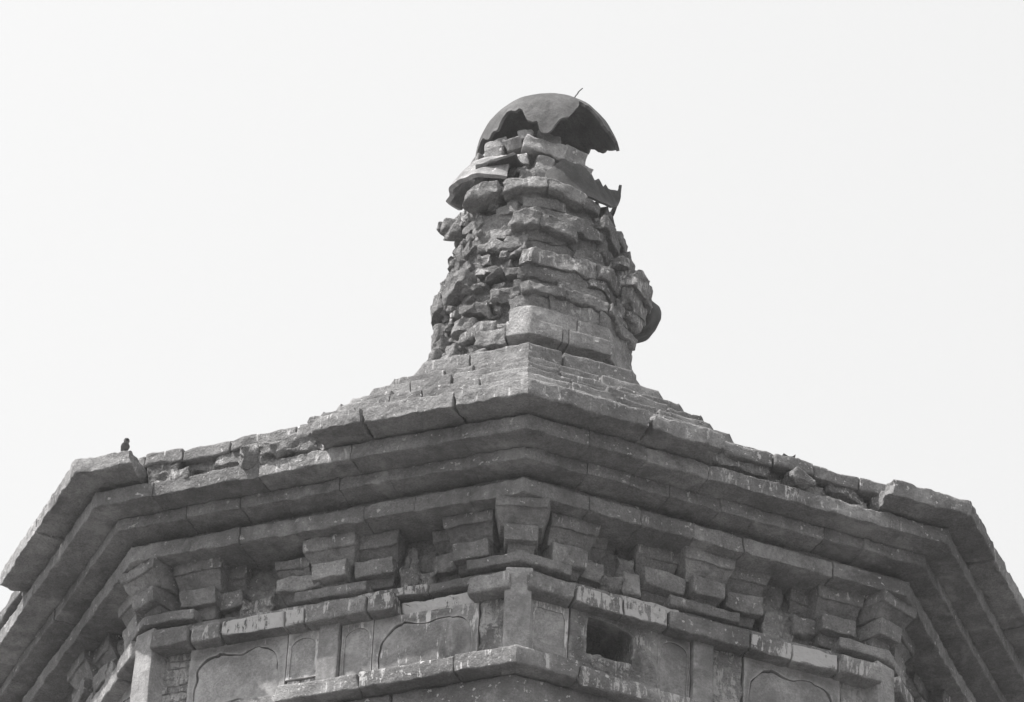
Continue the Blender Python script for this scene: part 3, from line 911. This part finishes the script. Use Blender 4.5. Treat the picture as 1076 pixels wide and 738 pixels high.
# bent wire on its crown
mb = MB()
wp = [(.158, -.11, 14.355), (.168, -.11, 14.385), (.176, -.105, 14.40), (.182, -.105, 14.415), (.199, -.10, 14.44)]
V = []; F = []
for i, p in enumerate(wp):
    for c in range(6):
        a = c * math.pi / 3; V.append((p[0] + .0035 * math.cos(a), p[1] + .0035 * math.sin(a), p[2]))
for i in range(len(wp) - 1):
    for c in range(6):
        F.append((i * 6 + c, i * 6 + (c + 1) % 6, (i + 1) * 6 + (c + 1) % 6, (i + 1) * 6 + c))
F.append(tuple(range(5, -1, -1))); F.append(tuple(range((len(wp) - 1) * 6, len(wp) * 6)))
mb.add(np.array(V) - DC, F)
wire = mb.build('bent_wire', M_DARKIRON, cap)

# flared iron skirt below the loose bricks
sk = [(-115, .02), (-100, -.01), (-92, .0), (-80, .005), (-62, .0), (-48, .0), (-36, .012), (-28, .03), (-22, .05)]
rows = []
for az in np.linspace(-115, -22, 70):
    d = float(np.interp(az, [p[0] for p in sk], [p[1] for p in sk])) + .006 * math.sin(az * .19) + .003 * math.sin(az * .33)
    row = []
    zb = np.interp(az, [-115, -90, -35, -22], [13.89, 13.86, 13.745, 13.735])
    for t in np.linspace(0, 1, 10):
        r = .405 - .085 * t - d * (1 - t); z = zb + .15 * (t ** .9)
        a = math.radians(az); row.append((r * math.sin(a), -r * math.cos(a), z))
    rows.append(row)
M_PALEIRON = stone_material('limed_iron', 0.24, dark=.15, rough=0.8, bump=0.5, spots=True)
sk1 = shell('iron_skirt', M_PALEIRON, rows, .022, (0, 0, 13.6))
tag(sk1, 'pale curved iron rim plate sticking out on the left below the loose bricks', 'iron plate')
rows = []
rimz = [(8, 13.66), (20, 13.665), (35, 13.68), (55, 13.70), (70, 13.735), (82, 13.80), (92, 13.89), (98, 13.96), (104, 13.87), (118, 13.83), (150, 13.80)]
rimr = [(8, .33), (35, .36), (60, .37), (80, .385), (92, .395), (98, .405), (104, .39), (150, .37)]
topz = [(8, 13.80), (25, 13.90), (35, 13.875), (50, 13.895), (60, 13.86), (66, 13.89), (74, 13.87), (80, 13.925), (86, 13.915), (92, 13.93), (96, 13.985), (98, 14.0), (104, 13.9), (150, 13.9)]
for az in np.linspace(8, 150, 110):
    a = math.radians(az)
    zb = np.interp(az, *zip(*rimz)); rb = np.interp(az, *zip(*rimr)); zt = np.interp(az, *zip(*topz)) + .005 * math.sin(az * .21) + .003 * math.sin(az * .37)
    row = []
    for t in np.linspace(0, 1, 10):
        r = rb - .055 * t * (1 if az < 84 else max(0.0, 1 - (az - 84) / 10)); z = zb + (zt - zb) * t
        row.append((r * math.sin(a), -r * math.cos(a), z))
    rows.append(row)
sk2 = shell('iron_skirt', M_DARKIRON, rows, .012, (0, 0, 13.6))
tag(sk2, 'dark torn iron rim plate with a pointed upturned tip, right below the loose bricks', 'iron plate')

# curved iron fragment leaning on the right flank
rows = []
for u in np.linspace(-1, 1, 44):
    row = []
    ang = u * 1.25
    zz = 13.30 + .125 * math.sin(ang) / math.sin(1.25) + .01 * math.cos(ang)
    bul = (math.cos(ang) - math.cos(1.25)) / (1 - math.cos(1.25))
    bul = bul ** .8 * 1.16
    for v in np.linspace(0, 1, 22):
        th = math.radians(84 + 30 * v)             # sweeps from the front round the right flank
        rr = .405 + (.060 + .125 * math.sin(min(1, v * 1.35) * math.pi / 2)) * bul + .015 * math.sin(9 * v + 2 * u)
        row.append((rr * math.sin(th), -rr * math.cos(th), zz + .03 * (v - .5) * (1 - abs(u))))
    rows.append(row)
bowl = shell('iron_bowl_fragment', M_DARKIRON, rows, .016, (.40, -.1, 13.19), amp=.022)
tag(bowl, 'curved dark iron bowl fragment bulging from the right flank of the spire', 'iron fragment')

# ------------------------------------------------------------------ loose bricks under the cap
def free_block(name, c, size, rot, label, cat, group=None, mat=M_BRICK, **kw):
    mb = MB()
    R3 = Matrix.Rotation(math.radians(rot[2]), 3, 'Z') @ Matrix.Rotation(math.radians(rot[1]), 3, 'Y') @ Matrix.Rotation(math.radians(rot[0]), 3, 'X')
    R3 = np.array(R3); c = np.asarray(c)
    L = size
    def f(q): return (q - np.asarray(L) / 2) @ R3.T + c
    d = dict(r=.009, res=.012, amp=.004, freq=14, crag=.007, cf=14, endr=1.0); d.update(kw)
    block(mb, L, f, seed=rng.randrange(9999), **d)
    return tag(mb.build(name, mat, None, origin=tuple(c)), label, cat, group)

G = 'loose bricks piled under the iron cap'
# hidden rubble the cap rests on
mb = MB()
for (z0, z1, R) in ((13.78, 13.88, .24), (13.87, 14.0, .20), (13.99, 14.16, .10)):
    for t in range(-180, 180, 60):
        pblock(mb, t, t + 60.5, .01, R, z0, z1, octo=.3, r=.02, res=.025, amp=.018, freq=11, seed=3, tone=.85)
part_of_spire('rubble_core', mb, M_ROUGH)
LB = [
    ((-.046, -.175, 14.055), (.075, .11, .055), (4, 8, -18), 1.8, 'small bright brick at the top of the loose pile, just under the cap'),
    ((.030, -0.225, 13.953), (.200, .11, .072), (4, 13, 6), 1.5, 'long brick tilting down to the right across the middle of the loose pile'),
    ((-.098, -0.225, 13.872), (.130, .11, .062), (2, -4, -8), 1.8, 'pale flat brick low on the left front of the loose pile'),
    ((.030, -0.225, 13.858), (.090, .10, .085), (2, 8, 10), 1.35, 'stubby upright brick wedged below the long tilted brick'),
    ((.158, -0.155, 13.955), (.110, .12, .090), (4, 8, 20), 1.3, 'rounded brick at the right end of the loose pile, upper one'),
    ((.165, -0.165, 13.885), (.155, .13, .060), (2, 12, 22), 1.2, 'flat brick sloping down at the right end of the loose pile, bottom one'),
    ((-.170, -.155, 14.005), (.110, .11, .060), (-4, -8, -24), 1.3, 'rough brick high on the left of the loose pile below the gap in the cap'),
    ((-.180, -0.155, 13.952), (.085, .11, .080), (0, 4, -24), 1.15, 'square dark brick on the left of the loose pile under a rough brick'),
    ((-.108, -0.205, 13.985), (.075, .10, .062), (12, -18, -10), 1.1, 'small crumbling brick left of the long tilted brick'),
    ((.045, -0.165, 14.045), (.110, .10, .070), (0, 6, 12), .9, 'dark brick behind the hanging lobe of the iron cap'),
    ((-.245, -0.090, 13.945), (.080, .10, .110), (0, -12, -60), 1.05, 'upright brick at the far left of the loose pile'),
    ((.085, -0.185, 13.905), (.080, .10, .070), (0, -10, 20), .9, 'shadowed brick between the long tilted brick and the right end of the pile'),
]
for c, s, r, tn, lab in LB:
    free_block('loose_brick', c, s, r, lab, 'brick', G, tone=tn, lime=.1)
free_block('iron_strip', (-.165, -.27, 13.825), (.20, .12, .022), (4, -4, -30), 'dark flat iron strip lying under the left side of the loose bricks', 'iron strip', mat=M_DARKIRON, r=.004)

# rubble lumps on the broken eaves
def lump(adeg, s, o, z, size, rot, label):
    a = math.radians(adeg)
    c = (math.cos(a) * s + math.sin(a) * o, math.sin(a) * s - math.cos(a) * o, z)
    return free_block('rubble_lump', c, size, (rot[0], rot[1], rot[2] + adeg), label, 'rubble', 'rubble lumps on the broken eaves', M_ROUGH, r=.02, res=.011, amp=.008, freq=13, coarse=.012, crag=.02, cf=16, tone=1.05, lime=.2)
lump(fa(-1), -.265, 2.17, 11.09, (.09, .12, .075), (5, -12, 20), 'jagged rubble lump on the left eave below the small gap in the slabs')
lump(fa(-1), -.09, 2.15, 11.112, (.24, .12, .075), (2, -5, 4), 'long crumbly rubble lump beside the left broken end of the eave slabs')
lump(fa(0), .262, 2.18, 11.098, (.09, .10, .065), (4, 6, 10), 'dark square rubble lump on the right eave below the metal shard')

# sharp metal shard on the right roof edge
a = math.radians(fa(0))
def fp(s, o, z): return np.array((math.cos(a) * s + math.sin(a) * o, math.sin(a) * s - math.cos(a) * o, z))
out = [(.247, 11.178), (.252, 11.165), (.258, 11.18), (.262, 11.205), (.275, 11.222), (.277, 11.247), (.280, 11.272), (.266, 11.258), (.250, 11.254), (.228, 11.262), (.222, 11.25), (.236, 11.225)]
V = []; F = []
n = len(out)
for oo in (2.115, 2.105):
    V += [fp(s, oo + .25 * (z - 11.2) * .2, z) for s, z in out]
F.append(tuple(range(n - 1, -1, -1))); F.append(tuple(range(n, 2 * n)))
for i in range(n): F.append((i, (i + 1) % n, (i + 1) % n + n, i + n))
mb = MB(); mb.add(V, F)
import bmesh
sh = mb.build('metal_shard', M_DARKIRON, None, origin=tuple(fp(.25, 2.11, 11.17)))
bm = bmesh.new(); bm.from_mesh(sh.data); bmesh.ops.recalc_face_normals(bm, faces=bm.faces); bm.to_mesh(sh.data); bm.free()
tag(sh, 'small dark forked metal shard standing on the right roof edge', 'metal shard')

# ------------------------------------------------------------------ the bird on the left corner slab
def bird(loc, yaw):
    me = bpy.data.meshes.new('bird'); ob = bpy.data.objects.new('bird', me); scene.collection.objects.link(ob)
    bm = bmesh.new()
    prof = [(-.060, .012, .003), (-.042, .016, .006), (-.020, .024, .015), (-.004, .030, .0205), (.008, .039, .021), (.013, .050, .0135), (.015, .058, .0125), (.018, .066, .0150), (.025, .072, .0120), (.031, .073, .0050), (.043, .071, .0006)]
    rings = []
    for (x, z, r) in prof:
        rings.append([bm.verts.new((x, r * math.cos(t) * 1.3, z + r * math.sin(t))) for t in np.linspace(0, 2 * math.pi, 12, endpoint=False)])
    for i in range(len(rings) - 1):
        for j in range(12):
            bm.faces.new((rings[i][j], rings[i][(j + 1) % 12], rings[i + 1][(j + 1) % 12], rings[i + 1][j]))
    bm.faces.new(rings[0][::-1]); bm.faces.new(rings[-1])
    for sy in (-1, 1):                               # folded wings and legs
        w = [bm.verts.new(p) for p in ((.008, sy * .0235, .048), (.006, sy * .027, .030), (-.020, sy * .020, .022), (-.052, sy * .006, .018), (-.030, sy * .013, .034))]
        w2 = [bm.verts.new((v.co.x, v.co.y - sy * .006, v.co.z)) for v in w]
        bm.faces.new(w); bm.faces.new(w2[::-1])
        for i in range(5): bm.faces.new((w[i], w2[i], w2[(i + 1) % 5], w[(i + 1) % 5]))
        for (p0, p1) in (((.0, sy * .007, .018), (.004, sy * .007, .0)), ((.004, sy * .007, .0012), (.016, sy * .009, .0))):
            a_ = [bm.verts.new((p0[0] + .0013 * math.cos(t), p0[1] + .0013 * math.sin(t), p0[2])) for t in (0, 2.1, 4.2)]
            b_ = [bm.verts.new((p1[0] + .0013 * math.cos(t), p1[1] + .0013 * math.sin(t), p1[2])) for t in (0, 2.1, 4.2)]
            for i in range(3): bm.faces.new((a_[i], a_[(i + 1) % 3], b_[(i + 1) % 3], b_[i]))
    bmesh.ops.recalc_face_normals(bm, faces=bm.faces)
    bm.to_mesh(me); bm.free()
    at = me.attributes.new('tone', 'FLOAT', 'POINT')
    at.data.foreach_set('value', [0.55 if v.co.z > .066 else (1.9 if v.co.z > .052 and v.co.x > .012 else 1.0) for v in me.vertices])
    me.attributes.new('lime', 'FLOAT', 'POINT')
    me.polygons.foreach_set('use_smooth', [True] * len(me.polygons))
    me.materials.append(M_BIRD)
    ob.location = loc; ob.rotation_euler = (0, 0, yaw); ob.scale = (.66,) * 3
    return ob
a = math.radians(fa(-1)); s_, o_ = -.752, 2.295
bd = bird((math.cos(a) * s_ + math.sin(a) * o_, math.sin(a) * s_ - math.cos(a) * o_, 11.152), math.radians(-66))
tag(bd, 'tiny sparrow perched on the left corner eave slab', 'bird')
